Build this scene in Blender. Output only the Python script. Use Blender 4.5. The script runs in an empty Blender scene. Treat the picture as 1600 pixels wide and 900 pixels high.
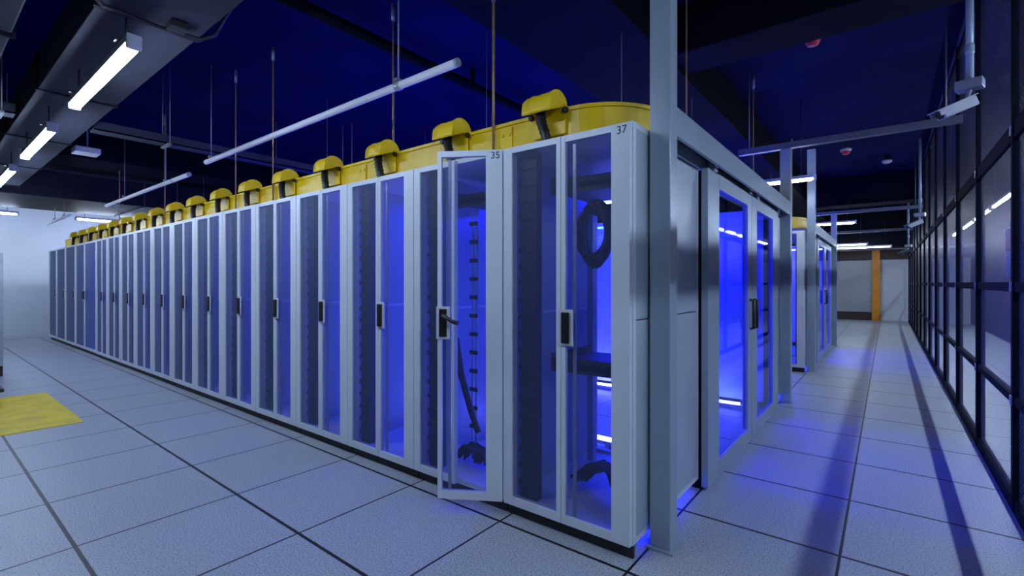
import bpy, bmesh, math, random
from math import sin, cos, pi, radians
from mathutils import Vector, Matrix
random.seed(7)
S = bpy.context.scene
COL = S.collection

# ------------------------------------------------------------------ materials
def nodes(name):
    m = bpy.data.materials.new(name); m.use_nodes = True
    nt = m.node_tree; nt.nodes.clear()
    out = nt.nodes.new('ShaderNodeOutputMaterial')
    return m, nt, out

def N(nt, t, **kw):
    n = nt.nodes.new(t)
    for k, v in kw.items():
        setattr(n, k, v)
    return n

def paint(name, col, rough=0.45, metal=0.0, var=0.08, scale=6.0, bump=0.0, spec=.5):
    m, nt, out = nodes(name)
    b = N(nt, 'ShaderNodeBsdfPrincipled')
    tc = N(nt, 'ShaderNodeTexCoord'); nz = N(nt, 'ShaderNodeTexNoise')
    nz.inputs['Scale'].default_value = scale; nz.inputs['Detail'].default_value = 4
    nt.links.new(tc.outputs['Object'], nz.inputs['Vector'])
    cr = N(nt, 'ShaderNodeValToRGB')
    lo = [c*(1-var) for c in col]; hi = [min(1, c*(1+var)) for c in col]
    cr.color_ramp.elements[0].position = .3; cr.color_ramp.elements[1].position = .7
    cr.color_ramp.elements[0].color = (*lo, 1); cr.color_ramp.elements[1].color = (*hi, 1)
    nt.links.new(nz.outputs['Fac'], cr.inputs['Fac'])
    nt.links.new(cr.outputs['Color'], b.inputs['Base Color'])
    b.inputs['Roughness'].default_value = rough; b.inputs['Metallic'].default_value = metal
    b.inputs['Specular IOR Level'].default_value = spec
    if bump:
        bp = N(nt, 'ShaderNodeBump'); bp.inputs['Strength'].default_value = bump
        nt.links.new(nz.outputs['Fac'], bp.inputs['Height']); nt.links.new(bp.outputs['Normal'], b.inputs['Normal'])
    nt.links.new(b.outputs['BSDF'], out.inputs['Surface'])
    return m

def emit(name, col, strength):
    m, nt, out = nodes(name)
    e = N(nt, 'ShaderNodeEmission'); e.inputs['Color'].default_value = (*col, 1); e.inputs['Strength'].default_value = strength
    nt.links.new(e.outputs['Emission'], out.inputs['Surface'])
    return m

def perforated(name, col, opac, rough=.5):
    """finely perforated sheet: averaged open area, the holes far below one pixel"""
    m, nt, out = nodes(name)
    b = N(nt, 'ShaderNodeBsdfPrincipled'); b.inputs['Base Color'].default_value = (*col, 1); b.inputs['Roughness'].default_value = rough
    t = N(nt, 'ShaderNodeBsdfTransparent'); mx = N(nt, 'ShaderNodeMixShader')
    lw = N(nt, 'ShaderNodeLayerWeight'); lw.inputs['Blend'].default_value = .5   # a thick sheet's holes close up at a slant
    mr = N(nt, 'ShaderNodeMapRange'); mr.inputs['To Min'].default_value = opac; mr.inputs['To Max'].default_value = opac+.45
    nt.links.new(lw.outputs['Facing'], mr.inputs['Value'])
    nt.links.new(mr.outputs['Result'], mx.inputs['Fac'])
    nt.links.new(t.outputs[0], mx.inputs[1]); nt.links.new(b.outputs[0], mx.inputs[2]); nt.links.new(mx.outputs[0], out.inputs['Surface'])
    return m

def wire_mesh(name, col, pitch, half):
    """diamond wire mesh with open holes"""
    m, nt, out = nodes(name)
    b = N(nt, 'ShaderNodeBsdfPrincipled'); b.inputs['Base Color'].default_value = (*col, 1); b.inputs['Roughness'].default_value = .4; b.inputs['Metallic'].default_value = .3
    t = N(nt, 'ShaderNodeBsdfTransparent'); mx = N(nt, 'ShaderNodeMixShader')
    g = N(nt, 'ShaderNodeNewGeometry'); sp = N(nt, 'ShaderNodeSeparateXYZ'); nt.links.new(g.outputs['Position'], sp.inputs[0])
    facs = []
    for op in ('ADD', 'SUBTRACT'):
        a = N(nt, 'ShaderNodeMath', operation=op)
        z2 = N(nt, 'ShaderNodeMath', operation='MULTIPLY'); z2.inputs[1].default_value = 1.7
        nt.links.new(sp.outputs['Z'], z2.inputs[0])
        nt.links.new(sp.outputs['Y'], a.inputs[0]); nt.links.new(z2.outputs[0], a.inputs[1])
        p = N(nt, 'ShaderNodeMath', operation='PINGPONG'); p.inputs[1].default_value = pitch/2
        nt.links.new(a.outputs[0], p.inputs[0])
        l = N(nt, 'ShaderNodeMath', operation='LESS_THAN'); l.inputs[1].default_value = half
        nt.links.new(p.outputs[0], l.inputs[0]); facs.append(l)
    mxm = N(nt, 'ShaderNodeMath', operation='MAXIMUM')
    nt.links.new(facs[0].outputs[0], mxm.inputs[0]); nt.links.new(facs[1].outputs[0], mxm.inputs[1])
    nt.links.new(mxm.outputs[0], mx.inputs['Fac'])
    nt.links.new(t.outputs[0], mx.inputs[1]); nt.links.new(b.outputs[0], mx.inputs[2]); nt.links.new(mx.outputs[0], out.inputs['Surface'])
    return m

def glass(name, tint=(.62, .70, 1.0)):
    m, nt, out = nodes(name)
    t = N(nt, 'ShaderNodeBsdfTransparent'); t.inputs['Color'].default_value = (*tint, 1)
    gl = N(nt, 'ShaderNodeBsdfGlossy'); gl.inputs['Roughness'].default_value = .03
    lw = N(nt, 'ShaderNodeLayerWeight'); lw.inputs['Blend'].default_value = .5
    pw = N(nt, 'ShaderNodeMath', operation='POWER'); pw.inputs[1].default_value = 4.5; nt.links.new(lw.outputs['Facing'], pw.inputs[0])
    fr = N(nt, 'ShaderNodeMath', operation='MULTIPLY_ADD'); fr.inputs[1].default_value = .7; fr.inputs[2].default_value = .03; nt.links.new(pw.outputs[0], fr.inputs[0])
    mx = N(nt, 'ShaderNodeMixShader')
    nt.links.new(fr.outputs[0], mx.inputs['Fac']); nt.links.new(t.outputs[0], mx.inputs[1]); nt.links.new(gl.outputs[0], mx.inputs[2])
    nt.links.new(mx.outputs[0], out.inputs['Surface'])
    return m

def floor_mat(ox, oy, tile):
    m, nt, out = nodes('raised_floor_tiles')
    b = N(nt, 'ShaderNodeBsdfPrincipled')
    g = N(nt, 'ShaderNodeNewGeometry'); sp = N(nt, 'ShaderNodeSeparateXYZ'); nt.links.new(g.outputs['Position'], sp.inputs[0])
    ls = []
    for ax, off, w in (('X', ox, .0065), ('Y', oy, .0095)):
        s = N(nt, 'ShaderNodeMath', operation='SUBTRACT'); s.inputs[1].default_value = off
        nt.links.new(sp.outputs[ax], s.inputs[0])
        p = N(nt, 'ShaderNodeMath', operation='PINGPONG'); p.inputs[1].default_value = tile/2
        nt.links.new(s.outputs[0], p.inputs[0])
        l = N(nt, 'ShaderNodeMath', operation='LESS_THAN'); l.inputs[1].default_value = w
        nt.links.new(p.outputs[0], l.inputs[0]); ls.append(l)
    mxm = N(nt, 'ShaderNodeMath', operation='MAXIMUM')
    nt.links.new(ls[0].outputs[0], mxm.inputs[0]); nt.links.new(ls[1].outputs[0], mxm.inputs[1])
    nz = N(nt, 'ShaderNodeTexNoise'); nz.inputs['Scale'].default_value = 120; nz.inputs['Detail'].default_value = 3
    nt.links.new(g.outputs['Position'], nz.inputs['Vector'])
    cr = N(nt, 'ShaderNodeValToRGB')
    cr.color_ramp.elements[0].position = .36; cr.color_ramp.elements[1].position = .56
    cr.color_ramp.elements[0].color = (.22, .25, .29, 1); cr.color_ramp.elements[1].color = (.48, .52, .57, 1)
    nt.links.new(nz.outputs['Fac'], cr.inputs['Fac'])
    mc = N(nt, 'ShaderNodeMix', data_type='RGBA')
    mc.inputs['B'].default_value = (.006, .006, .008, 1)
    nt.links.new(mxm.outputs[0], mc.inputs['Factor']); nt.links.new(cr.outputs['Color'], mc.inputs['A'])
    nt.links.new(mc.outputs['Result'], b.inputs['Base Color'])
    b.inputs['Roughness'].default_value = .42
    nt.links.new(b.outputs[0], out.inputs['Surface'])
    return m

M = {}
M['rack'] = paint('white_powder_coat', (.72, .78, .84), .38, 0, .03, 3)
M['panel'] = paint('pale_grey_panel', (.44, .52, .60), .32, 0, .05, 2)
M['inner'] = paint('rack_interior_grey', (.60, .64, .74), .5, 0, .06, 4)
M['rail'] = paint('zinc_rail', (.5, .55, .62), .4, .5, .1, 12)
M['black'] = paint('black_plastic', (.012, .012, .014), .4, 0, .2, 20)
M['plinth'] = paint('black_plinth', (.02, .022, .03), .6, 0, .2, 8)
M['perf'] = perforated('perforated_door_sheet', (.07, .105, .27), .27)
M['glass'] = glass('clear_glass')
M['yellow'] = paint('yellow_duct_plastic', (.95, .64, .006), .38, 0, .08, 9)
M['yellow_mat'] = paint('yellow_rubber', (.80, .60, .012), .6, 0, .15, 5)
M['cable'] = paint('dark_cable_sheath', (.035, .033, .03), .55, 0, .3, 30)
M['steel'] = paint('galvanised_steel', (.50, .56, .62), .35, .6, .12, 6)
M['post'] = paint('grey_painted_post', (.36, .44, .52), .3, .1, .05, 3)
M['rod'] = paint('rusty_threaded_rod', (.42, .26, .12), .5, .4, .2, 40)
M['greyrod'] = paint('grey_threaded_rod', (.25, .26, .3), .5, .4, .2, 40)
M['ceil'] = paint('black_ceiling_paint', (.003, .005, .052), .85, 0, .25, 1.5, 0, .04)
M['beam'] = paint('dark_beam_paint', (.004, .005, .010), .8, 0, .2, 1.5, 0, .05)
M['duct'] = paint('dull_duct_sheet', (.038, .040, .060), .55, 0, .15, 1.2, 0, .15)
M['ductdark'] = paint('dark_duct_sheet', (.012, .013, .020), .6, 0, .15, 1.2, 0, .1)
M['wall'] = paint('white_wall_paint', (.72, .77, .82), .7, 0, .04, 2)
M['darkwall'] = paint('dark_wall_paint', (.035, .030, .032), .8, 0, .25, 1.0, 0, .1)
M['cross'] = paint('grey_cross_rail_paint', (.12, .13, .17), .4, .1, .1, 4)
M['cagewall'] = paint('brownish_cage_wall', (.055, .042, .040), .8, 0, .5, 2.2, 0, .1)
M['camera'] = paint('camera_housing', (.30, .33, .42), .4, 0, .05, 8)
M['fence'] = paint('dark_fence_steel', (.006, .007, .016), .75, 0, .15, 9, 0, .06)
M['mesh'] = wire_mesh('diamond_wire_mesh', (.15, .145, .155), .034, .0066)
M['tube_off'] = paint('opal_tube_cover', (.80, .80, .88), .35, 0, .02, 2)
M['lamp_body'] = paint('lamp_housing_white', (.55, .57, .6), .4, 0, .04, 5)
M['orange'] = paint('orange_post_paint', (.78, .30, .01), .5, 0, .1, 4)
M['shutter'] = paint('grey_shutter', (.40, .42, .44), .5, .1, .05, 3)
M['cabinet'] = paint('grey_cabinet', (.40, .41, .43), .5, 0, .05, 3)
M['brown'] = paint('dark_brown_base', (.05, .03, .025), .6, 0, .2, 6)
M['red'] = paint('red_plastic', (.6, .02, .03), .35, 0, .1, 8)
M['white_plastic'] = paint('white_plastic', (.68, .72, .78), .35, 0, .04, 8)
M['ink'] = paint('dark_print', (.01, .03, .05), .6, 0, .1, 9)
M['lens'] = paint('dark_lens', (.01, .01, .012), .08, 0, .1, 9)
M['pink'] = paint('pink_notice_print', (.7, .12, .2), .6, 0, .1, 9)
M['lit'] = emit('cool_white_tube', (.58, .72, 1.0), 84)
M['lit_far'] = emit('cool_white_tube_far', (.68, .80, 1.0), 45)
M['lit_cage'] = emit('cool_white_tube_cage', (.58, .73, 1.0), 215)
M['added_blue_glow'] = emit('added_blue_base_glow', (.004, .012, 1.0), 5)  # added source for the blue glow along the rack bases
M['lit_wall'] = emit('cool_white_tube_end_wall', (.60, .74, 1.0), 110)
M['blue'] = emit('blue_led_tube', (.002, .007, 1.0), 225)
M['blue_deep'] = emit('blue_led_tube_deep_aisle', (.002, .007, 1.0), 150)
M['blue_far'] = emit('blue_led_tube_far_block', (.02, .02, 1.0), 380)
M['bluefloor'] = emit('blue_white_led', (.10, .12, 1.0), 90)

# ------------------------------------------------------------------ mesh builder
class MB:
    def __init__(s): s.bm = bmesh.new()
    def box(s, x0, x1, y0, y1, z0, z1, bev=0.0):
        vs = [s.bm.verts.new((x, y, z)) for x in (x0, x1) for y in (y0, y1) for z in (z0, z1)]
        f = [(0,1,3,2),(4,6,7,5),(0,4,5,1),(2,3,7,6),(0,2,6,4),(1,5,7,3)]
        fs = [s.bm.faces.new([vs[i] for i in q]) for q in f]
        if bev:
            es = list({e for ff in fs for e in ff.edges})
            bmesh.ops.bevel(s.bm, geom=es, offset=bev, segments=2, profile=.6, affect='EDGES')
        return s
    def plane(s, a, b, c, d):
        s.bm.faces.new([s.bm.verts.new(p) for p in (a, b, c, d)]); return s
    def tube(s, pts, r, seg=10, cap=True):
        pts = [Vector(p) for p in pts]; n = len(pts)
        rs = r if isinstance(r, (list, tuple)) else [r]*n
        rings = []
        prev = None
        for i, p in enumerate(pts):
            t = (pts[min(i+1, n-1)]-pts[max(i-1, 0)]).normalized()
            if prev is None:
                u = t.orthogonal().normalized()
            else:
                u = prev - t*prev.dot(t)
                u = u.normalized() if u.length > 1e-6 else t.orthogonal().normalized()
            prev = u; v = t.cross(u)
            rings.append([s.bm.verts.new(p+(u*cos(2*pi*k/seg)+v*sin(2*pi*k/seg))*rs[i]) for k in range(seg)])
        for i in range(n-1):
            for k in range(seg):
                f = s.bm.faces.new([rings[i][k], rings[i][(k+1)%seg], rings[i+1][(k+1)%seg], rings[i+1][k]]); f.smooth = True
        if cap:
            s.bm.faces.new(rings[0][::-1]); s.bm.faces.new(rings[-1])
        return s
    def lathe(s, c, prof, seg=20, axis='Z'):
        rings = []
        for r, h in prof:
            ring = []
            for k in range(seg):
                a = 2*pi*k/seg
                p = {'Z': (r*cos(a), r*sin(a), h), 'Y': (r*cos(a), h, r*sin(a)), 'X': (h, r*cos(a), r*sin(a))}[axis]
                ring.append(s.bm.verts.new(Vector(c)+Vector(p)))
            rings.append(ring)
        for i in range(len(rings)-1):
            for k in range(seg):
                f = s.bm.faces.new([rings[i][k], rings[i][(k+1)%seg], rings[i+1][(k+1)%seg], rings[i+1][k]]); f.smooth = True
        s.bm.faces.new(rings[0][::-1]); s.bm.faces.new(rings[-1])
        return s
    def sweep(s, path, prof, closed=True, smooth=True):
        """path: list of (pos, side dir, up dir); prof: list of (a,b) offsets along side/up"""
        rings = [[s.bm.verts.new(Vector(p)+Vector(sd)*a+Vector(up)*b) for a, b in prof] for p, sd, up in path]
        m = len(prof)
        for i in range(len(rings)-1):
            for k in range(m if closed else m-1):
                f = s.bm.faces.new([rings[i][k], rings[i][(k+1)%m], rings[i+1][(k+1)%m], rings[i+1][k]])
        if closed:
            s.bm.faces.new(rings[0][::-1]); s.bm.faces.new(rings[-1])
        return s
    def rot(s, ang, axis='Z', c=(0, 0, 0)):
        bmesh.ops.rotate(s.bm, verts=s.bm.verts, cent=c, matrix=Matrix.Rotation(ang, 3, axis)); return s
    def move(s, v):
        bmesh.ops.translate(s.bm, verts=s.bm.verts, vec=v); return s

def wpos(o):
    p = Vector((0, 0, 0))
    while o is not None:
        p = p + o.location; o = o.parent
    return p

def build(name, mb, mat, parent=None, world=True, loc=None):
    """link ONE mesh object; vertices are in world space (world=True) or in the object's own space"""
    bmesh.ops.recalc_face_normals(mb.bm, faces=mb.bm.faces)
    if world:
        off = wpos(parent) if parent is not None else Vector((0, 0, 0))
        if loc is not None: off = Vector(loc)
        bmesh.ops.translate(mb.bm, verts=mb.bm.verts, vec=-off)
    me = bpy.data.meshes.new(name); mb.bm.to_mesh(me); mb.bm.free()
    me.materials.append(mat if not isinstance(mat, str) else M[mat])
    o = bpy.data.objects.new(name, me); COL.objects.link(o)
    if parent is not None: o.parent = parent
    if loc is not None: o.location = loc
    return o

def tag(o, label, cat, group=None):
    o['label'] = label; o['category'] = cat
    if group: o['group'] = group
    return o

def thing(name, label, cat, loc, group=None, rz=0):
    o = bpy.data.objects.new(name, None); COL.objects.link(o)
    o.empty_display_size = .1
    o.location = loc; o.rotation_euler = (0, 0, rz)
    return tag(o, label, cat, group)

def struct(name, mb, mat):
    o = build(name, mb, mat); o['kind'] = 'structure'; return o

def copy_tree(o, parent=None, loc=None, rz=None, label=None, group=None):
    c = o.copy(); COL.objects.link(c)
    if parent is not None: c.parent = parent
    if loc is not None: c.location = loc
    if rz is not None: c.rotation_euler = (0, 0, rz)
    if label: c['label'] = label
    if group: c['group'] = group
    for ch in list(o.children): copy_tree(ch, c)
    return c

def text_mesh(txt, size, depth=.0006):
    cu = bpy.data.curves.new('t', 'FONT'); cu.body = txt; cu.size = size; cu.extrude = depth
    cu.align_x = 'CENTER'; cu.align_y = 'CENTER'
    o = bpy.data.objects.new('t', cu); COL.objects.link(o)
    bpy.context.view_layer.update()
    me = bpy.data.meshes.new_from_object(o.evaluated_get(bpy.context.evaluated_depsgraph_get()))
    bpy.data.objects.remove(o); return me

ORD = ['', 'first', 'second', 'third', 'fourth', 'fifth', 'sixth', 'seventh', 'eighth', 'ninth', 'tenth', 'eleventh', 'twelfth',
       'thirteenth', 'fourteenth', 'fifteenth', 'sixteenth', 'seventeenth', 'eighteenth']

# ------------------------------------------------------------------ setting
FX0, FX1, FY0, FY1, ZC = -17.3, 2.25, -3.0, 22.5, 4.0
struct('floor', MB().box(FX0-.2, FX1+.2, FY0-.2, FY1+.2, -.1, 0), floor_mat(-.19, .566, .8))
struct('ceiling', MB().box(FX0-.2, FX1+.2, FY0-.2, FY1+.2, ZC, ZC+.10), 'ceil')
struct('wall_left', MB().box(FX0-.2, FX0, FY0, FY1, 0, ZC), 'wall')
struct('wall_back', MB().box(FX0, FX1, FY1, FY1+.2, 0, ZC), 'wall')
struct('wall_right', MB().box(FX1, FX1+.2, FY0, FY1, 0, ZC), 'cagewall')
struct('wall_front', MB().box(FX0, FX1, FY0-.2, FY0, 0, ZC), 'darkwall')
struct('baseboard_left', MB().box(FX0, FX0+.02, FY0, FY1, 0, .10, .004), 'white_plastic')
struct('ceiling_beam', MB().box(-2.6, -1.62, FY0, FY1, 3.5, ZC, .01), 'beam')
struct('ceiling_beam', MB().box(-11.6, -10.6, FY0, FY1, 3.5, ZC, .01), 'beam')
struct('ceiling_beam', MB().box(-1.62, FX1, 4.5, 5.0, 3.55, ZC, .01), 'beam')
struct('ceiling_beam', MB().box(-1.62, FX1, 14.2, 14.8, 3.3, ZC, .01), 'beam')
struct('ceiling_beam', MB().box(-3.0, FX1, 20.6, 21.0, 2.62, ZC, .01), 'beam')

# ------------------------------------------------------------------ server racks
H = 2.22
def leaf(parent, hx, w, side, hinge_st, lock_st, handle):
    """door leaf: own origin at the hinge; leaf extends along +side from the hinge, front at y=0"""
    z0, z1 = .075, H-.012
    m = MB()
    def sx(a, b): return (a, b) if side > 0 else (-b, -a)
    a, b = sx(.002, hinge_st); m.box(a, b, 0, .032, z0, z1, .003)
    a, b = sx(w-lock_st, w-.002); m.box(a, b, 0, .032, z0, z1, .003)
    a, b = sx(hinge_st, w-lock_st); m.box(a, b, .002, .030, z0, z0+.05); m.box(a, b, .002, .030, z1-.035, z1)
    o = build('door_leaf', m, 'rack', parent, world=False, loc=(hx, 0, 0))
    x0, x1 = sx(hinge_st, w-lock_st)
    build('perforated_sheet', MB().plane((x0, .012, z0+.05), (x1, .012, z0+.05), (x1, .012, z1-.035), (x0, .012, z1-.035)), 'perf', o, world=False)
    # inner stiffener channel behind the lock side
    if handle:
      a, b = sx(w-lock_st-.055, w-lock_st-.037)
      build('stiffener', MB().box(a, b, .022, .034, z0+.05, z1-.05), 'rail', o, world=False)
    if handle:
        cx = side*(w-.040 if w < .6 else w-.050)
        hp = build('handle_plate', MB().box(cx-.043, cx+.043, -.010, .0, 1.055, 1.255, .004), 'white_plastic', o, world=False)
        hl = MB().box(cx-.024, cx+.024, -.026, -.010, 1.070, 1.240, .006)
        hl.lathe((cx, 0, 1.088), [(.012, -.030), (.012, -.026)], 12, 'Y')
        return o, build('handle', hl, 'black', o, world=False)
    return o, None

def make_rack(label, w=.82, double=True, mirror=False, solid_back=False):
    r = thing('server_rack', label, 'server rack', (0, 0, 0))
    h = w/2-.002
    m = MB().box(-h+.004, h-.004, .045, .065, 0, .0695, .002)
    build('plinth', m, 'plinth', r, world=False)
    for x in (-h+.10, h-.10):
        for y in (.14, 1.03):
            build('levelling_foot', MB().lathe((x, y, 0), [(.032, 0), (.032, .012), (.014, .018), (.014, .069)], 10), 'plinth', r, world=False)
    c = MB()
    c.box(-h, h, .036, 1.10, H-.03, H); c.box(-h, h, .036, 1.10, .07, .10)
    for x in (-h, h-.05):
        c.box(x, x+.05, .036, .075, .10, H-.03); c.box(x, x+.05, 1.05, 1.10, .10, H-.03)
    c.box(-h+.05, h-.05, 1.06, 1.10, H-.12, H-.03); c.box(-h+.05, h-.05, 1.06, 1.10, .10, .125)
    for s in (-1, 1):
        x0, x1 = sorted((s*(h-.0185), s*(h-.030))); c.box(x0, x1, .079, 1.047, 1.199, 1.218)
    build('carcass', c, 'rack', r, world=False)
    if double:
        m = MB().box(-.335, -.215, .078, .132, .105, H-.035, .004)
        for k in range(20): m.box(-.338, -.212, .070, .078, .18+k*.10, .215+k*.10)
        build('cable_manager', m, 'cable', r, world=False)
    for s in (-1, 1):
        x0, x1 = sorted((s*h, s*(h-.018)))
        for za, zb in ((.10, 1.205), (1.212, H-.03)):
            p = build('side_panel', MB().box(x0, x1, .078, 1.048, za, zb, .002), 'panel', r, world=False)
        m = MB()
    for s in (-1, 1):
        for y in (.14, .86):
            x0 = s*(h-.115)
            m = MB().box(x0-.022, x0+.022, y, y+.012, .10, H-.03); m.box(x0-s*.022-.003, x0-s*.022+.003, y, y+.05, .10, H-.03)
            for k in range(40):
                z = .15+k*.05
                m.box(x0-.007, x0+.007, y-.002, y+.001, z, z+.012)
            build('mounting_rail', m, 'rail', r, world=False)
    if double:
        leaf(r, -h, h, 1, .066, .030, False)
        leaf(r, h, h, -1, .104, .028, True)
    else:
        s = -1 if not mirror else 1
        leaf(r, -s*h, 2*h, s, .10, .04, True)
    if solid_back:
        d = build('rear_door', MB().box(-h, h, 1.102, 1.13, .08, H-.01, .004), 'rack', r, world=False)
        build('rear_handle', MB().box(h-.09, h-.05, 1.13, 1.15, 1.05, 1.24, .004), 'black', d, world=False)
    return r

YF = 2.24
XE = -1.006                    # outer face of the end rack
P = .82
proto = make_rack('white server rack marked 37 at the near corner, cable coil inside')
proto.location = (XE-P/2, YF, 0); proto['group'] = 'front row of server racks'
racks = [proto]
for k in range(1, 13):
    if k == 1: lab = 'white server rack marked 35, its right door leaf standing ajar'
    elif k == 2: lab = 'closed white server rack just beyond the rack with the open door'
    else: lab = 'closed white double-door server rack, %s along the row from the near corner' % ORD[k+1]
    racks.append(copy_tree(proto, None, (XE-P/2-P*k, YF, 0), 0, lab))
# numbers on the two nearest racks
def number(txt, parent, x, z, y=-.0008):
    me = text_mesh(txt, .058); me.name = 'number_label'
    o = bpy.data.objects.new('number_label', me); COL.objects.link(o); o.parent = parent
    me.materials.clear(); me.materials.append(M['ink'])
    o.rotation_euler = (pi/2, 0, 0); o.location = (x, y, z)
    o['label'] = 'printed rack number ' + txt
def leaf_of(r, right=True):
    ls = [c for c in r.children if c.name.startswith('door_leaf')]
    return [l for l in ls if (l.location.x > 0) == right][0]
number('37', leaf_of(proto), -.045, H-.048)
op = leaf_of(racks[1]); op.rotation_euler = (0, 0, radians(31))
number('35', op, -.045, H-.048)
# lever of the open leaf swung out
for g in op.children:
    if g.name.startswith('handle.') or g.name == 'handle':
        lv = MB(); cx = -(P/2-.002-.040)
        lv.box(cx-.024, cx+.024, -.016, -.010, 1.070, 1.240, .002)
        lv.tube([(cx, -.014, 1.20), (cx+.02, -.05, 1.198), (cx+.075, -.085, 1.17), (cx+.115, -.095, 1.16)], [.014, .014, .011, .015], 8)
        bmesh.ops.recalc_face_normals(lv.bm, faces=lv.bm.faces)
        me = bpy.data.meshes.new('swung_handle'); lv.bm.to_mesh(me); lv.bm.free(); me.materials.append(M['black'])
        g.data = me
# far cabinets of the same row, single doors
xs = [-11.666, -12.66, -13.50, -14.50, -15.48, -16.45]
far_lab = ['grey single-door server rack just beyond the double-door racks of the front row',
           'pale server rack with handle close to the neighbouring handle, second of the far single-door racks',
           'pale single-door server rack, third from the left end of the row',
           'pale single-door server rack, second from the left end of the row',
           'pale single-door server rack at the far left end of the row, near the white wall']
for k in range(5):
    w = xs[k]-xs[k+1]
    r = make_rack(far_lab[k], w, False, mirror=(k != 0)); r.location = ((xs[k]+xs[k+1])/2, YF+.01, 0)
    r['group'] = 'far single-door racks'

# rear row of the near aisle, backs turned to the aisle
rb = make_rack('server rack across the blue aisle, solid pale back, beside the second grey post', solid_back=True)
rb.location = (XE-P/2, 7.0, 0); rb.rotation_euler = (0, 0, pi); rb['group'] = 'server racks across the blue aisle'
for k in range(1, 6):
    copy_tree(rb, None, (XE-P/2-P*k, 7.0, 0), pi, 'server rack across the blue aisle, solid pale back, %s in from the glass doors' % ORD[k+1])
# second container
cb = copy_tree(proto, None, (XE-P/2, 8.65, 0), 0, 'server rack at the corner of the farther block, glowing blue by the third post', 'racks of the farther block')
for g in list(leaf_of(cb).children):
    if g.name.startswith('number_label'): bpy.data.objects.remove(g)
for k in (1, 2):
    copy_tree(cb, None, (XE-P/2-P*k, 8.65, 0), 0, 'server rack of the farther rack block, %s in from its corner' % ORD[k+1])
for k in range(3):
    copy_tree(rb, None, (XE-P/2-P*k, 13.41, 0), pi, 'server rack on the far side of the farther rack block, %s in from the corridor' % ORD[k+1], 'racks of the farther block')

# ------------------------------------------------------------------ contents of the near racks
def rx(k, x): return XE-P/2-P*k+x
def shelf(k, x0, x1, y0, y1, z, lab):
    m = MB().box(rx(k, x0), rx(k, x1), YF+y0, YF+y1, z, z+.045, .004)
    m.box(rx(k, x0), rx(k, x1), YF+y0, YF+y0+.01, z-.02, z+.07)
    m.box(rx(k, x0), rx(k, x0)+.012, YF+y0, YF+y1, z, z+.09); m.box(rx(k, x1)-.012, rx(k, x1), YF+y0, YF+y1, z, z+.09)
    o = build('rack_shelf', m, 'cable', loc=(rx(k, (x0+x1)/2), YF+y0, z)); return tag(o, lab, 'shelf', 'dark shelves inside the near racks')
shelf(0, -.262, .262, .30, .80, 1.975, 'dark shelf high inside rack 37, above the cable coil')
shelf(0, -.262, .262, .30, .80, .865, 'dark shelf inside rack 37 at door-handle height, below the cable coil')
shelf(1, -.262, .262, .30, .80, 1.975, 'dark shelf high inside rack 35, behind the open door leaf')
def coil(k, cx, cy, cz, R, n, lab, rr=.014):
    m = MB()
    for i in range(n):
        a = random.uniform(.85, 1.12); b = random.uniform(1.0, 1.4); ox = random.uniform(-.02, .02); oz = random.uniform(-.03, .03); yy = cy+random.uniform(-.03, .03)
        m.tube([(rx(k, cx+ox+R*a*cos(t)*.62), YF+yy+.03*sin(2*t+i), cz+oz+R*b*sin(t)) for t in [2*pi*j/28 for j in range(29)]], rr, 7)
    o = build('cable_coil', m, 'cable', loc=(rx(k, cx), YF+cy, cz-R)); return tag(o, lab, 'cable')
coil(0, -.04, .46, 1.71, .155, 14, 'coil of dark cable hanging under the top shelf inside rack 37')
coil(1, -.03, .54, 1.60, .16, 14, 'coil of dark cable hanging behind the open door leaf of rack 35')
def strands(name, k, pts, n, spread, r, lab, mat='cable', cat='cable'):
    m = MB()
    for i in range(n):
        dx, dy = random.uniform(-spread, spread), random.uniform(-spread, spread)
        q = [(rx(k, x+dx*random.uniform(.7, 1.2)), YF+y+dy, z) for x, y, z in pts]
        m.tube(q, r, 6)
    x, y, z = pts[-1]
    o = build(name, m, mat, loc=(rx(k, x), YF+y, min(p[2] for p in pts))); return tag(o, lab, cat)
strands('cable_bundle', 0, [(.17, .40, .16), (.14, .42, .24), (.05, .46, .27), (-.06, .44, .22), (-.12, .42, .16)], 22, .06, .011, 'heap of dark cables on the bottom of rack 37')
strands('cable_bundle', 1, [(-.20, .22, 1.0), (-.15, .22, .75), (-.07, .24, .5), (.0, .24, .36)], 8, .018, .010, 'dark cables slanting to the bottom of rack 35')
strands('cable_bundle', 1, [(.04, .24, .16), (.0, .26, .22), (-.10, .27, .24), (-.17, .25, .15)], 20, .045, .010, 'dark cables lying on the bottom of rack 35')
# cable ladder in rack 35
lad = thing('cable_ladder', 'pale vertical cable ladder with dark rungs inside rack 35', 'cable ladder', (rx(1, -.15), YF+.36, .104))
m = MB(); m.box(rx(1, -.175), rx(1, -.163), YF+.35, YF+.37, .104, 1.94); m.box(rx(1, -.135), rx(1, -.123), YF+.35, YF+.37, .104, 1.94)
build('upright', m, 'rail', lad)
m = MB()
for k in range(13): m.box(rx(1, -.185), rx(1, -.113), YF+.34, YF+.3495, .2+k*.135, .228+k*.135)
build('rung', m, 'cable', lad)
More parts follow.
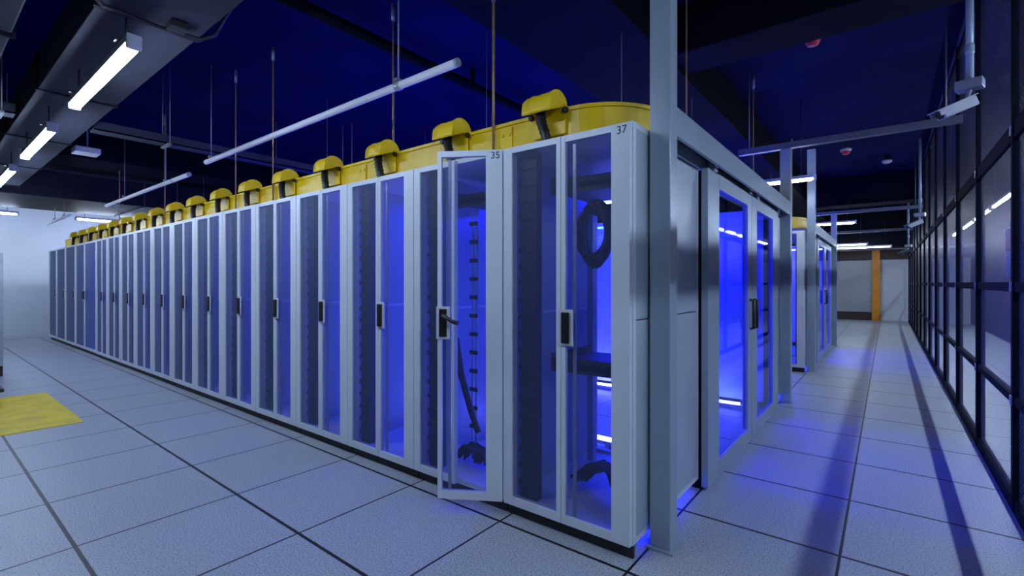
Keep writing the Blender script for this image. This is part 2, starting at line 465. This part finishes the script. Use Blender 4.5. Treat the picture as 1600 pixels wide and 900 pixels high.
# ------------------------------------------------------------------ grey posts, door track, sliding doors
def post(x, y, z1, lab, s=.055):
    t = thing('support_post', lab, 'post', (x, y, 0), 'grey square support posts')
    build('shaft', MB().box(x-s, x+s, y-s, y+s, .012, z1, .006), 'post', t)
    build('base_plate', MB().box(x-s-.02, x+s+.02, y-s-.02, y+s+.02, 0, .012, .002), 'post', t)
    return t
XP = -.935
post(XP, 2.50, ZC, 'grey square post reaching the ceiling beside the near corner rack')
post(XP, 6.42, 2.97, 'grey square post at the far end of the near glass doors')
post(XP, 8.86, 3.5, 'grey square post at the near corner of the farther rack block')
post(XP, 12.9, 2.93, 'grey square post at the far end of the farther glass doors')

def aisle_doors(y0, lab, group):
    """sliding double glass doors closing an aisle; y0 = front plane of the rack row"""
    o = y0-2.24
    def t(a): return a+o
    X = -.965
    r = thing('sliding_door', lab, 'sliding door', (X, t(4.65), 0), group)
    tr = MB().box(-1.0, -.885, t(2.56), t(6.36), 2.255, 2.345, .004); tr.box(-.905, -.885, t(2.56), t(6.36), 2.19, 2.26)
    tr.box(-1.0, -.985, t(2.56), t(6.36), 2.17, 2.26)
    trk = build('track', tr, 'post', r)
    slot = MB().box(-.975, -.915, t(2.58), t(6.34), 2.235, 2.254); build('running_slot', slot, 'black', trk)
    for a in (3.42, 4.5, 4.8, 5.85):
        hg = MB().box(-.965, -.925, t(a), t(a+.08), 2.17, 2.24); hg.lathe((-.915, t(a+.04), 2.215), [(.022, -.02), (.026, 0), (.022, .012)], 14, 'X'); build('roller', hg, 'steel', trk)
    for a in (3.346, 5.795):
        build('jamb', MB().box(-1.06, X-.0225, t(a), t(a+.07), 0, 2.165, .003), 'ductdark', r)
    for a, b, ga, gb, hy in ((3.33, 4.645, 3.61, 4.50, 4.585), (4.655, 5.985, 4.87, 5.66, 4.72)):
        m = MB(); x0, x1 = X-.022, X+.022
        m.box(x0, x1, t(a), t(ga), .02, 2.175, .004); m.box(x0, x1, t(gb), t(b), .02, 2.175, .004)
        m.box(x0, x1, t(ga), t(gb), .02, .135); m.box(x0, x1, t(ga), t(gb), 2.07, 2.175)
        lf = build('door_leaf', m, 'post', r)
        build('glass_pane', MB().box(X-.004, X+.004, t(ga), t(gb), .135, 2.07), 'glass', lf)
        hd = MB().tube([(X+.022, t(hy), 1.25), (X+.05, t(hy), 1.25), (X+.05, t(hy), 1.0), (X+.022, t(hy), 1.0)], .013, 8)
        build('pull_handle', hd, 'black', lf)
    return r
aisle_doors(2.24, 'pair of sliding glass doors closing the near blue-lit aisle', 'sliding glass aisle doors')
aisle_doors(8.65, 'pair of sliding glass doors of the farther blue-lit rack block', 'sliding glass aisle doors')

# blue LED battens in the aisles
def led(name, x0, x1, y, z, mat, lab, up=False):
    t = thing(name, lab, 'LED light', ((x0+x1)/2, y, z), 'blue LED battens in the aisles')
    build('housing', MB().box(x0, x1, y-.03, y+.03, z, z+.03, .003), 'lamp_body', t)
    s = 1 if up else -1
    zc = z+.03 if up else z
    build('diffuser', MB().box(x0+.03, x1-.03, y-.022, y+.022, min(zc, zc+s*.022), max(zc, zc+s*.022), .006), mat, t)
    for e in (x0-.012, x1):
        build('end_cap', MB().box(e, e+.012, y-.032, y+.032, z-.025 if not up else z, z+.032 if not up else z+.055), 'lamp_body', t)
    # hangers
    if up:
        for e in (x0+.1, x1-.1): build('foot', MB().box(e-.02, e+.02, y-.03, y+.03, 0, z), 'lamp_body', t)
    else:
        for e in (x0+.25, x1-.25): build('hanger', MB().tube([(e, y, z+.03), (e, y, ZC)], .004, 6), 'greyrod', t)
    return t
PLACE = ['over the aisle beside the glass doors', 'further along the aisle', 'deep in the aisle', 'near the far end of the aisle']
for k in range(4):
    xa = -1.5-k*3.0
    for y, side in ((3.72, 'nearer'), (5.55, 'farther')):
        led('led_batten', xa-2.0, xa, y, 2.12, 'blue' if k == 0 else 'blue_deep', 'blue LED batten %s in from the doors of the near aisle, %s side' % (ORD[k+1], side))
led('led_batten', -4.4, -1.72, 3.62, .06, 'bluefloor', 'bluish LED batten lying on the aisle floor behind rack 37', True)
led('led_batten', -5.2, -1.25, 5.72, .02, 'bluefloor', 'bluish LED batten on the aisle floor seen through the near glass doors', True)
led('led_batten', -3.6, -1.5, 10.3, 2.12, 'blue_far', 'blue LED batten in the aisle of the farther rack block, nearer side')
led('led_batten', -3.6, -1.5, 11.8, 2.12, 'blue_far', 'blue LED batten in the aisle of the farther rack block, farther side')

def added_base_strip(y0, y1, lab):  # glowing strips added to give the blue light under the end racks
    t = thing('added_glow_strip', lab, 'LED light', (-1.05, (y0+y1)/2, 0), 'added blue glow strips at the feet of the end racks')
    build('channel', MB().box(-1.075, -1.058, y0, y1, 0, .05, .002), 'plinth', t)
    build('diffuser', MB().box(-1.058, -1.050, y0+.01, y1-.01, .008, .046, .002), 'added_blue_glow', t)
added_base_strip(2.42, 3.26, 'added blue strip glowing under the side of rack 37')
added_base_strip(5.98, 6.84, 'added blue strip glowing under the end rack by the second grey post')
added_base_strip(8.84, 9.66, 'added blue strip glowing under the corner rack of the farther block')

# ------------------------------------------------------------------ yellow fibre duct and spillways
YD = 2.66; Z0, Z1 = 2.30, 2.48; HW = .125
prof = [(-HW, 0), (HW, 0), (HW, Z1-Z0), (HW-.006, Z1-Z0), (HW-.006, .006), (-HW+.006, .006), (-HW+.006, Z1-Z0), (-HW, Z1-Z0)]
lipo = [(-HW-.012, Z1-Z0-.018), (-HW, Z1-Z0-.018), (-HW, Z1-Z0+.004), (-HW-.012, Z1-Z0+.004)]
lipi = [(HW, Z1-Z0-.018), (HW+.012, Z1-Z0-.018), (HW+.012, Z1-Z0+.004), (HW, Z1-Z0+.004)]
def duct(label, x_end, yd, xl, rad, y_to):
    t = thing('cable_duct', label, 'cable duct', (x_end-3, yd, Z0))
    up = (0, 0, 1)
    def lay(pr, nm, par):
        path = [((xl, yd, Z0), (0, 1, 0), up), ((x_end-.0, yd, Z0), (0, 1, 0), up)]
        m = MB().sweep(path, pr)
        return m
    st = build('straight_channel', lay(prof, '', t), 'yellow', t)
    lp = MB(); 
    for l in (lipo, lipi):
        lp.sweep([((xl, yd, Z0), (0, 1, 0), up), ((x_end, yd, Z0), (0, 1, 0), up)], l)
    build('lip', lp, 'yellow', st)
    path = []
    for i in range(15):
        a = (pi/2)*i/14
        path.append(((x_end+rad*sin(a), yd+rad*(1-cos(a)), Z0), (-sin(a), cos(a), 0), up))
    path.append(((x_end+rad, y_to, Z0), (-1, 0, 0), up))
    bd = build('bend', MB().sweep(path, prof), 'yellow', t)
    lp = MB(); lp.sweep(path, lipo); lp.sweep(path, lipi)
    build('lip', lp, 'yellow', bd)
    # couplings
    x = x_end-.45
    while x > xl+.1:
        m = MB()
        for s in (-1, 1):
            m.box(x-.05, x+.05, yd+s*(HW+.004)-.008, yd+s*(HW+.004)+.008, Z0+.01, Z1-.03, .002)
            for dx in (-.03, .03):
                m.lathe((x+dx, yd+s*(HW+.012), Z0+.10), [(.012, -.010), (.012, .010)], 10, 'Y')
        m.box(x-.05, x+.05, yd-HW-.01, yd+HW+.01, Z0-.008, Z0-.0005)
        build('coupling', m, 'yellow', t)
        x -= 1.64
    m = MB()
    # support feet on the rack tops
    x = x_end-.3
    while x > xl+.1:
        m.box(x-.02, x+.02, yd-.10, yd+.10, H, Z0-.0085); x -= 1.64
    build('foot', m, 'steel', t)
    return t
duct('long yellow fibre duct over the front rack row, curving away at the corner', -1.58, YD, -16.3, .34, 6.3)
duct('yellow fibre duct on top of the farther rack block', -1.5, 9.05, -4.2, .30, 12.4)

def make_spill(x, lab):
    yd = YD
    t = thing('cable_spillway', lab, 'cable spillway', (x, yd-HW, H), 'yellow cable spillways over the racks')
    y1 = yd-HW-.013
    n = 14; ry, rz = .088, .078
    cen = (yd-HW-.062, Z1+.012)
    arch = [(ry*cos(pi*i/n), rz*sin(pi*i/n)) for i in range(n+1)]
    arch = [(ry*.96, -.004)]+arch+[(-ry*1.02, -.03), (-ry*1.06, -.055)]
    m = MB(); rings = []
    for sx, k in ((-.142, .50), (-.138, .70), (-.125, .88), (-.10, .98), (-.07, 1.0), (-.065, 1.05), (-.05, 1.05), (-.045, 1.0), (.06, 1.03), (.095, 1.10), (.102, 1.10)):
        rings.append([m.bm.verts.new((x+sx, cen[0]+y*k, cen[1]+z*k)) for y, z in arch])
    for i in range(len(rings)-1):
        for q in range(len(arch)-1):
            f = m.bm.faces.new([rings[i][q], rings[i][q+1], rings[i+1][q+1], rings[i+1][q]]); f.smooth = True
    for rg, sx, kk in ((rings[0], -.142, .5), (rings[-1], .102, 1.1)):
        m.bm.faces.new(rg+[m.bm.verts.new((x+sx, cen[0]+.043, cen[1]-.004*kk))])
    bmesh.ops.recalc_face_normals(m.bm, faces=m.bm.faces)
    bmesh.ops.solidify(m.bm, geom=list(m.bm.faces), thickness=.005)
    build('hood', m, 'yellow', t)
    fl = MB().box(x-.12, x+.12, y1-.010, y1, Z0+.02, Z1+.02, .003)
    fl.box(x-.12, x+.12, y1-.010, yd-HW+.03, Z1+.005, Z1+.016, .003)
    build('mounting_flange', fl, 'yellow', t)
    tb = MB()
    pts = [(x-.03, cen[0]+.0, Z1+.05), (x-.025, cen[0]-.02, Z1-.01), (x-.005, cen[0]-.035, Z1-.09), (x+.03, cen[0]-.045, H+.09), (x+.045, cen[0]-.04, H+.004)]
    q = []; rs = []
    for i in range(len(pts)-1):
        for j in range(5):
            f = j/5; q.append(Vector(pts[i]).lerp(Vector(pts[i+1]), f)); rs.append(.034 if (len(q) % 2) else .028)
    q.append(Vector(pts[-1])); rs.append(.028)
    tb.tube(q, rs, 10)
    build('corrugated_tube', tb, 'black', t)
    kn = MB()
    for dx in (-.13, .125):
        kn.lathe((x+dx, y1-.012, Z1-.02), [(.016, -.02), (.019, -.012), (.019, .004), (.010, .012)], 12, 'Y')
    build('clamp_knob', kn, 'black', t)
    return t
spx = [-1.675-P*k for k in range(13)]
sp0 = make_spill(spx[0], 'yellow cable spillway hood above rack 37, nearest to the corner')
for k in range(1, 13):
    c = copy_tree(sp0, None, (spx[k], YD-HW, H), None, 'yellow cable spillway hood on the duct, %s from the near corner' % ORD[k+1])
for k in range(4):
    copy_tree(sp0, None, (-1.675-P*(13+k), YD-HW, H), None, 'yellow cable spillway hood over the far single-door racks, %s' % ['nearest of them', 'second of them', 'third of them', 'farthest of them'][k])

# hanging rods
def rod(x, y, z0, z1, lab, mat='rod', r=.009):
    t = thing('hanging_rod', lab, 'hanging rod', (x, y, z0), 'thin rods hanging from the ceiling')
    build('shaft', MB().tube([(x, y, z0), (x, y, z1)], r, 8), mat, t)
    build('nut', MB().lathe((x, y, z0), [(.016, .01), (.018, .014), (.018, .026), (.016, .03)], 6), 'steel', t)
    build('ceiling_anchor', MB().lathe((x, y, z1), [(.016, -.16), (.016, 0)], 8), 'greyrod', t)
rod(-2.13, YD-HW-.025, H, ZC-.5, 'rusty rod hanging between the two nearest spillways')
rod(-3.62, YD+HW+.035, H, ZC, 'rusty rod hanging behind the yellow duct near the third spillway', r=.008)
for k, x in enumerate((-5.30, -6.25, -8.8, -11.3)):
    rod(x, YD-HW-.025, H, ZC, 'rusty rod hanging to the yellow duct, %s from the near corner' % ORD[k+3], r=.008)
rod(-1.32, 4.05, H+.1, ZC, 'thin rod hanging above the near glass doors, beside the tall post', r=.007)
rod(-1.32, 6.6, H, ZC, 'thin rod hanging at the far end of the near rack block', r=.007)
rod(-1.35, 9.9, H, ZC, 'thin orange rod hanging over the farther rack block', r=.012)

# ------------------------------------------------------------------ tube lights
def lamp_x(x0, x1, y, z, mat, lab, group, zt, width=.075):
    t = thing('tube_light', lab, 'tube light', ((x0+x1)/2, y, z), group)
    h = width/2
    hm = MB().box(x0, x1, y-h, y+h, z, z+.045, .006); build('housing', hm, 'lamp_body', t)
    build('diffuser', MB().box(x0+.02, x1-.02, y-h*.86, y+h*.86, z-.035, z, .012), mat, t)
    for e in (x0-.03, x1): build('end_cap', MB().box(e, e+.03, y-h*1.08, y+h*1.08, z-.042, z+.05, .012), 'white_plastic', t)
    for e in (x0+.15, x1-.15):
        m = MB().tube([(e, y, z+.045), (e, y, zt)], .006, 6); m.box(e-.02, e+.02, y-.06, y+.06, z+.045, z+.057)
        build('hanger', m, 'black', t)
    return t
def lamp_y(x, y0, y1, z, mat, lab, group, zt, width=.075):
    t = thing('tube_light', lab, 'tube light', (x, (y0+y1)/2, z), group)
    h = width/2
    build('housing', MB().box(x-h, x+h, y0, y1, z, z+.045, .006), 'lamp_body', t)
    build('diffuser', MB().box(x-h*.86, x+h*.86, y0+.02, y1-.02, z-.035, z, .012), mat, t)
    for e in (y0-.03, y1): build('end_cap', MB().box(x-h*1.08, x+h*1.08, e, e+.03, z-.042, z+.05, .012), 'white_plastic', t)
    for e in (y0+.15, y1-.15): build('hanger', MB().tube([(x, e, z+.045), (x, e, zt)], .006, 6), 'black', t)
    return t
g = 'lit tubes under the flat duct'
LZ = 2.86
labs = ['lit tube under the flat duct, out of sight overhead', 'largest lit white tube under the flat duct', 'second lit white tube under the flat duct', 'third lit white tube under the flat duct at the picture edge']
for k in range(0, 5):
    xa = -3.62-2.57*(k-1)
    lab = labs[k] if 0 <= k < 4 else ('lit tube under the flat duct behind the viewpoint' if k < 0 else 'lit tube under the flat duct farthest toward the white wall')
    lamp_x(xa-1.60, xa if k else xa-.7, .87, LZ, 'lit', lab, g, 3.0995)
g = 'lit tubes near the white wall'
lamp_y(-15.7, 2.65, 4.25, 2.99, 'lit_wall', 'lit tube behind the yellow duct near the white wall', g, ZC)
lamp_y(-15.7, .0, 1.62, 2.99, 'lit_wall', 'lit tube before the white wall at the left picture edge', g, ZC)
g = 'lit tubes beyond the glass doors'
lamp_x(-1.75, -.35-.45, 7.8, 2.86, 'lit_far', 'lit tube above the gap between the two rack blocks', g, ZC)
lamp_x(-4.5, -2.9, 7.8, 2.86, 'lit_far', 'lit tube deeper in the gap between the two rack blocks', g, ZC)
lamp_x(-2.0, -.6, 14.1, 2.86, 'lit_far', 'lit tube just beyond the farther rack block', g, 3.3)
lamp_x(-1.8, -.5, 18.6, 2.62, 'lit_far', 'lit tube before the grey shutter, nearer of two', g, ZC)
lamp_x(-1.9, .1, 19.9, 2.60, 'lit_far', 'lit tube before the grey shutter, farther of two', g, ZC)
g = 'lit tubes behind the mesh fence'
for k in range(9):
    y0 = -.6+k*2.3
    lamp_y(1.60, y0, y0+1.9, 2.86, 'lit_cage', 'lit tube behind the mesh fence, %s along the corridor' % ORD[k+1], g, ZC, .056)

# unlit long tubes
def long_tube(x0, x1, y, z, lab, rods, zt=ZC):
    t = thing('suspended_tube', lab, 'suspended tube', ((x0+x1)/2, y, z), 'unlit white tubes above the racks')
    xm = x1-.6
    build('tube', MB().tube([(x0, y, z), (x1, y, z)], .028, 14), 'tube_off', t)
    build('coupler', MB().lathe((xm, y, z), [(.030, -.03), (.034, -.02), (.034, .02), (.030, .03)], 14, 'X'), 'steel', t)
    for e in (x0-.02, x1): build('end_cap', MB().lathe((e, y, z), [(.029, 0), (.029, .02)], 14, 'X'), 'steel', t)
    for e in rods:
        m = MB().tube([(e, y, z+.03), (e, y, zt)], .006, 6); m.box(e-.02, e+.02, y-.03, y+.03, z+.028, z+.05)
        build('hanger', m, 'greyrod', t)
long_tube(-6.47, -2.25, 2.27, 2.86, 'longest unlit white tube hung over the near racks', (-2.85, -6.33))
long_tube(-11.6, -7.4, 2.38, 2.86, 'unlit white tube hung over the middle of the rack row', (-8.3, -10.4))
long_tube(-15.4, -13.1, 2.1, 2.78, 'short unlit white tube hung near the white wall', (-13.6, -14.6), 3.0795)

# ------------------------------------------------------------------ ducts, trays and pipes under the ceiling
t = thing('air_duct', 'flat grey air duct carrying the lit white tubes', 'air duct', (-8, 1.0, 3.1))
ed = [.45, -.3, -1.75, -3.8, -5.85, -7.9, -9.95, -12.0]
for a, b in zip(ed[:-1], ed[1:]):
    build('duct_section', MB().box(b+.012, a-.012, .73, 1.27, 3.1, 3.42, .006), 'duct', t)
    build('flange', MB().box(b-.018, b+.018, .715, 1.285, 3.088, 3.43, .003), 'ductdark', t)
for e in (-.5, -2.6, -4.8, -8.6, -10.8):
    m = MB()
    for y in (.80, 1.20): m.tube([(e, y, 3.415), (e, y, ZC)], .008, 6)
    m.box(e-.02, e+.02, .76, 1.24, 3.415, 3.43); build('hanger', m, 'greyrod', t)
t = thing('air_duct', 'wide grey duct crossing the room before the white wall', 'air duct', (-14.2, 4, 3.08))
for a, b in ((-2.9, .2), (.2, 3.3), (3.3, 6.4), (6.4, 9.5)):
    build('duct_section', MB().box(-15.3, -12.9, a+.015, b-.015, 3.08, 3.6, .01), 'ductdark', t)
    build('flange', MB().box(-15.32, -12.88, b-.015, b+.015, 3.06, 3.62, .003), 'duct', t)
t = thing('air_duct', 'dark duct in the upper left corner beside the flat duct', 'air duct', (-6, 0, 3.06))
for a, b in ((.45, -1.5), (-1.5, -4.6), (-4.6, -9), (-9, -12)):
    build('duct_section', MB().box(b+.015, a-.015, -.75, .45, 3.06, 3.46, .01), 'ductdark', t)
    build('flange', MB().box(a-.03, a, -.77, .47, 3.04, 3.48, .003), 'beam', t)
for e in (-.6, -3.0, -6.2, -9.6):
    for y in (-.6, .3): build('hanger', MB().tube([(e, y, 3.459), (e, y, ZC)], .006, 6), 'greyrod', t)
t = thing('cable_tray', 'grey cable tray crossing over the flat duct', 'cable tray', (-6.95, 3, 3.05))
for a, b in ((1.30, 9), (.49, .70)):
    m = MB().box(-7.06, -6.86, a, b, 3.09, 3.105); m.box(-7.06, -7.048, a, b, 3.09, 3.19); m.box(-6.872, -6.86, a, b, 3.09, 3.19)
    build('channel', m, 'duct', t)
for y in (.6, 2.0, 4.5, 7.5):
    m = MB()
    for x in (-7.09, -6.83): m.tube([(x, y, 3.08), (x, y, ZC)], .006, 6)
    m.box(-7.10, -6.82, y-.02, y+.02, 3.07, 3.0895)
    build('hanger', m, 'greyrod', t)
def pipe(name, pts, r, mat, lab, cat='pipe'):
    t = thing(name, lab, cat, pts[0])
    build('run', MB().tube(pts, r, 12), mat, t)
    a, b = Vector(pts[0]), Vector(pts[-1])
    for f in (.1, .3, .5, .7, .9):
        p = a.lerp(b, f); build('clip', MB().box(p.x-.02, p.x+.02, p.y-.02, p.y+.02, p.z+r*.8, ZC), 'beam', t)
pipe('ceiling_pipe', [(-3.95, -2.9, 3.78), (-3.95, 21, 3.78)], .055, 'beam', 'dark pipe running under the ceiling above the long unlit tube')
pipe('ceiling_pipe', [(-9.0, -2.9, 3.7), (-9.0, 21, 3.7)], .05, 'beam', 'dark pipe under the ceiling over the far half of the rack row')
t = thing('power_cable', 'black cable looping across the flat duct beside the largest lit tube', 'cable', (-3.3, .5, 3.2))
pts = [(-3.5, .60, 3.97), (-3.55, .60, 3.35), (-3.62, .64, 3.12), (-3.70, .74, 3.065), (-3.72, 1.0, 3.06), (-3.70, 1.26, 3.065), (-3.68, 1.34, 3.12), (-3.6, 1.45, 3.4), (-3.4, 1.9, 3.97)]
build('cable_run', MB().tube(pts, .014, 8), 'black', t)
build('junction_box', MB().box(-3.70, -3.60, 1.06, 1.16, 3.05, 3.098, .006), 'black', t)

t = thing('ceiling_sensor_box', 'small pale box hanging under the ceiling beside the flat duct', 'sensor', (-9.1, 1.65, 3.28))
build('case', MB().box(-9.25, -8.97, 1.5, 1.78, 3.26, 3.34, .01), 'white_plastic', t)
build('hanger', MB().tube([(-9.1, 1.65, 3.34), (-9.1, 1.65, ZC)], .012, 8), 'greyrod', t)

# ------------------------------------------------------------------ corridor: cross rails, cameras, detectors, fence
def cross(x0, x1, y, z, lab):
    t = thing('cross_rail', lab, 'rail', ((x0+x1)/2, y, z), 'grey rails crossing the corridor')
    build('rail_bar', MB().box(x0, x1, y-.04, y+.04, z, z+.07, .005), 'cross', t)
    m = MB()
    for x in (x0+.12, x1-.12): m.tube([(x, y, z+.07), (x, y, ZC)], .006, 6)
    build('hanger', m, 'greyrod', t)
cross(-1.45, .585, 6.42, 2.975, 'grey rail crossing the corridor above the near glass doors end')
cross(-1.45, .585, 12.9, 2.935, 'grey rail crossing the corridor at the far end of the farther rack block')
cross(-1.45, .585, 18.0, 2.93, 'grey rail crossing the corridor nearest to the far wall')

def cctv(x, y, z, lab):
    t = thing('security_camera', lab, 'security camera', (x, y, ZC), 'bullet cameras hanging beside the fence')
    pl = build('pole', MB().tube([(x, y, z+.05), (x, y, ZC)], .022, 12), 'post', t)
    build('sleeve', MB().lathe((x, y, z+.25), [(.024, 0), (.027, .01), (.027, .06), (.024, .07)], 12), 'post', pl)
    jb = MB().box(-.075, .075, -.055, .055, -.03, .04, .008).rot(radians(-15)).move((x, y, z+.02)); build('junction_box', jb, 'camera', t)
    # local camera axis: down and toward the viewer and to the rack side
    ax = Vector((-.80, -.55, -.42)).normalized()
    c = Vector((x, y, z-.10))+ax*.10
    build('swivel_arm', MB().tube([(x, y, z-.005), (x-.01, y-.01, z-.05), tuple(c-ax*.09)], .014, 8), 'camera', t)
    rotm = ax.to_track_quat('X', 'Z').to_matrix()
    b = MB().box(-.13, .12, -.038, .038, -.036, .034, .010)
    bmesh.ops.rotate(b.bm, verts=b.bm.verts, matrix=rotm); b.move(c); build('body', b, 'camera', t)
    b = MB().box(-.14, .165, -.046, .046, .034, .042, .002); b.box(-.10, .150, -.046, -.041, -.005, .036); b.box(-.10, .150, .041, .046, -.005, .036)
    bmesh.ops.rotate(b.bm, verts=b.bm.verts, matrix=rotm); b.move(c); build('sunshield', b, 'camera', t)
    b = MB().lathe((.12, 0, 0), [(.031, -.004), (.031, .006), (.026, .008)], 16, 'X')
    bmesh.ops.rotate(b.bm, verts=b.bm.verts, matrix=rotm); b.move(c); build('lens', b, 'lens', t)
cctv(.47, 4.75, 2.80, 'white bullet camera on a long pole, largest and nearest of the cameras along the fence')
cctv(.47, 11.3, 2.60, 'white bullet camera on a pole, middle one along the fence')
cctv(.47, 17.2, 2.40, 'white bullet camera farthest along the fence, near the far wall')

def alarm(x, y, z, lab):
    t = thing('ceiling_alarm', lab, 'alarm', (x, y, ZC), 'red and white ceiling alarms')
    build('stem', MB().lathe((x, y, z), [(.03, .05), (.02, ZC-z)], 12), 'black', t)
    build('base', MB().lathe((x, y, z), [(.07, .0), (.088, .012), (.088, .04), (.06, .055)], 20), 'white_plastic', t)
    build('beacon', MB().lathe((x, y, z), [(.02, -.062), (.05, -.052), (.066, -.02), (.068, 0)], 20), 'red', t)
alarm(-.585, 5.64, 3.84, 'red and white alarm over the corridor, larger and nearer one')
alarm(-.60, 10.8, 3.84, 'red and white alarm farther down the corridor ceiling')
t = thing('smoke_detector', 'small white smoke detector over the far end of the corridor', 'smoke detector', (0, 12.4, ZC))
build('base', MB().lathe((0, 12.4, 3.88), [(.05, -.04), (.085, -.015), (.085, .02)], 18), 'white_plastic', t)
build('stem', MB().tube([(0, 12.4, 3.89), (0, 12.4, ZC)], .03, 10), 'beam', t)

XF = .63
fr = thing('mesh_fence', 'dark steel fence with diamond wire mesh along the corridor, reaching the ceiling', 'fence', (XF, 9, 0))
ys = [1.2+1.5*k for k in range(15)]
for y in ys:
    build('fence_post', MB().box(XF-.028, XF+.028, y-.028, y+.028, 0, ZC, .003), 'fence', fr)
for z, hz in ((.0, .04), (.68, .026), (1.375, .030), (2.335, .052), (3.9, .04)):
    z0 = max(0, z-hz)
    build('fence_rail', MB().box(XF-.022, XF+.022, ys[0], ys[-1], z0, z0+2*hz, .003), 'fence', fr)
for a, b in zip(ys[:-1], ys[1:]):
    for z0, z1 in ((.04, .654), (.706, 1.345), (1.405, 2.283), (2.387, 3.9)):
        build('mesh_panel', MB().plane((XF, a+.03, z0), (XF, b-.03, z0), (XF, b-.03, z1), (XF, a+.03, z1)), 'mesh', fr)
m = MB()
for y in ys:
    for z in (.68, 1.375, 2.335):
        m.box(XF-.036, XF-.028, y-.02, y+.02, z-.03, z+.03, .002)
build('clamp', m, 'steel', fr)
nt_ = thing('notice', 'small white notice with a red patch on the mesh fence', 'notice', (XF+.035, 4.66, 1.44))
build('sheet', MB().box(XF+.030, XF+.036, 4.50, 4.82, 1.44, 1.78), 'white_plastic', nt_)
build('mounting_clip', MB().box(XF+.005, XF+.030, 4.64, 4.68, 1.74, 1.77), 'steel', nt_)
build('red_patch', MB().box(XF+.0285, XF+.030, 4.52, 4.80, 1.62, 1.75), 'pink', nt_)

# ------------------------------------------------------------------ far wall: shutter, orange post, band
t = build('door_1', MB().box(-3.4, -.45, FY1-.06, FY1-.01, .30, 2.25, .004), 'shutter'); t['kind'] = 'structure'
for k in range(16):
    pass
struct('trim_1', MB().box(-3.5, -.42, FY1-.10, FY1-.005, 0, .30, .006), 'brown')
struct('trim_2', MB().box(-3.5, FX1, FY1-.14, FY1-.005, 2.27, 2.62, .006), 'brown')
o = build('orange_post', MB().box(-.44, -.20, FY1-.26, FY1-.145, 0, 2.60, .006), 'orange', loc=(-.32, FY1-.2, 0)); tag(o, 'orange painted post beside the grey shutter on the far wall', 'post')

# ------------------------------------------------------------------ left edge: cabinet, mat, dolly
t = thing('storage_cabinet', 'grey cabinet with a dark base cut by the left picture edge', 'cabinet', (-10.8, .4, 0))
build('body', MB().box(-11.3, -10.42, -.1, .93, .16, 1.83, .006), 'cabinet', t)
build('base', MB().box(-11.3, -10.42, -.1, .93, 0, .16, .004), 'brown', t)
d = build('door', MB().box(-10.418, -10.40, -.08, .86, .20, 1.80, .004), 'shutter', t)
build('corner_edge', MB().box(-10.42, -10.385, .872, .93, .16, 1.85, .004), 'steel', t)
build('handle', MB().box(-10.40, -10.38, .0, .03, .95, 1.10, .004), 'black', d)
o = build('floor_mat', MB().box(-8.45, -6.36, -.9, 1.13, 0.0, .006, .002), 'yellow_mat', loc=(-7.4, .1, 0)); tag(o, 'bright yellow mat on the tiled floor by the left picture edge', 'mat')
t = thing('platform_dolly', 'black dolly standing on the yellow mat at the left picture edge', 'dolly', (-8.25, .16, .006))
build('deck', MB().box(-8.55, -7.95, -.4, .72, .15, .19, .008), 'black', t)
for x in (-8.48, -8.04):
    for y in (-.32, .64):
        c = build('caster', MB().lathe((x, y, .066), [(.05, -.018), (.06, -.012), (.06, .012), (.05, .018)], 18, 'Y'), 'black', t)
        build('fork', MB().box(x-.02, x+.02, y-.026, y-.020, .06, .15).box(x-.02, x+.02, y+.020, y+.026, .06, .15), 'steel', c)

# ------------------------------------------------------------------ camera, world, colour
HC = 1.40
cam = bpy.data.cameras.new('camera'); cam.sensor_width = 36; cam.lens = 747/1600*36
cam.shift_y = -8/1600
cam.clip_end = 100
co = bpy.data.objects.new('camera', cam); COL.objects.link(co)
co.location = (0, 0, HC); co.rotation_euler = (pi/2, 0, radians(38.1))
S.camera = co
w = bpy.data.worlds.new('world'); S.world = w; w.use_nodes = True
w.node_tree.nodes['Background'].inputs[0].default_value = (.01, .015, .03, 1)
w.node_tree.nodes['Background'].inputs[1].default_value = .3
S.view_settings.view_transform = 'Standard'; S.view_settings.look = 'None'
S.view_settings.gamma = 1; S.view_settings.use_curve_mapping = False
S.view_settings.exposure = 0
S.cycles.transparent_max_bounces = 24
S.cycles.max_bounces = 8
S.cycles.caustics_reflective = False; S.cycles.caustics_refractive = False
S.cycles.sample_clamp_indirect = 4
S.cycles.use_denoising = True
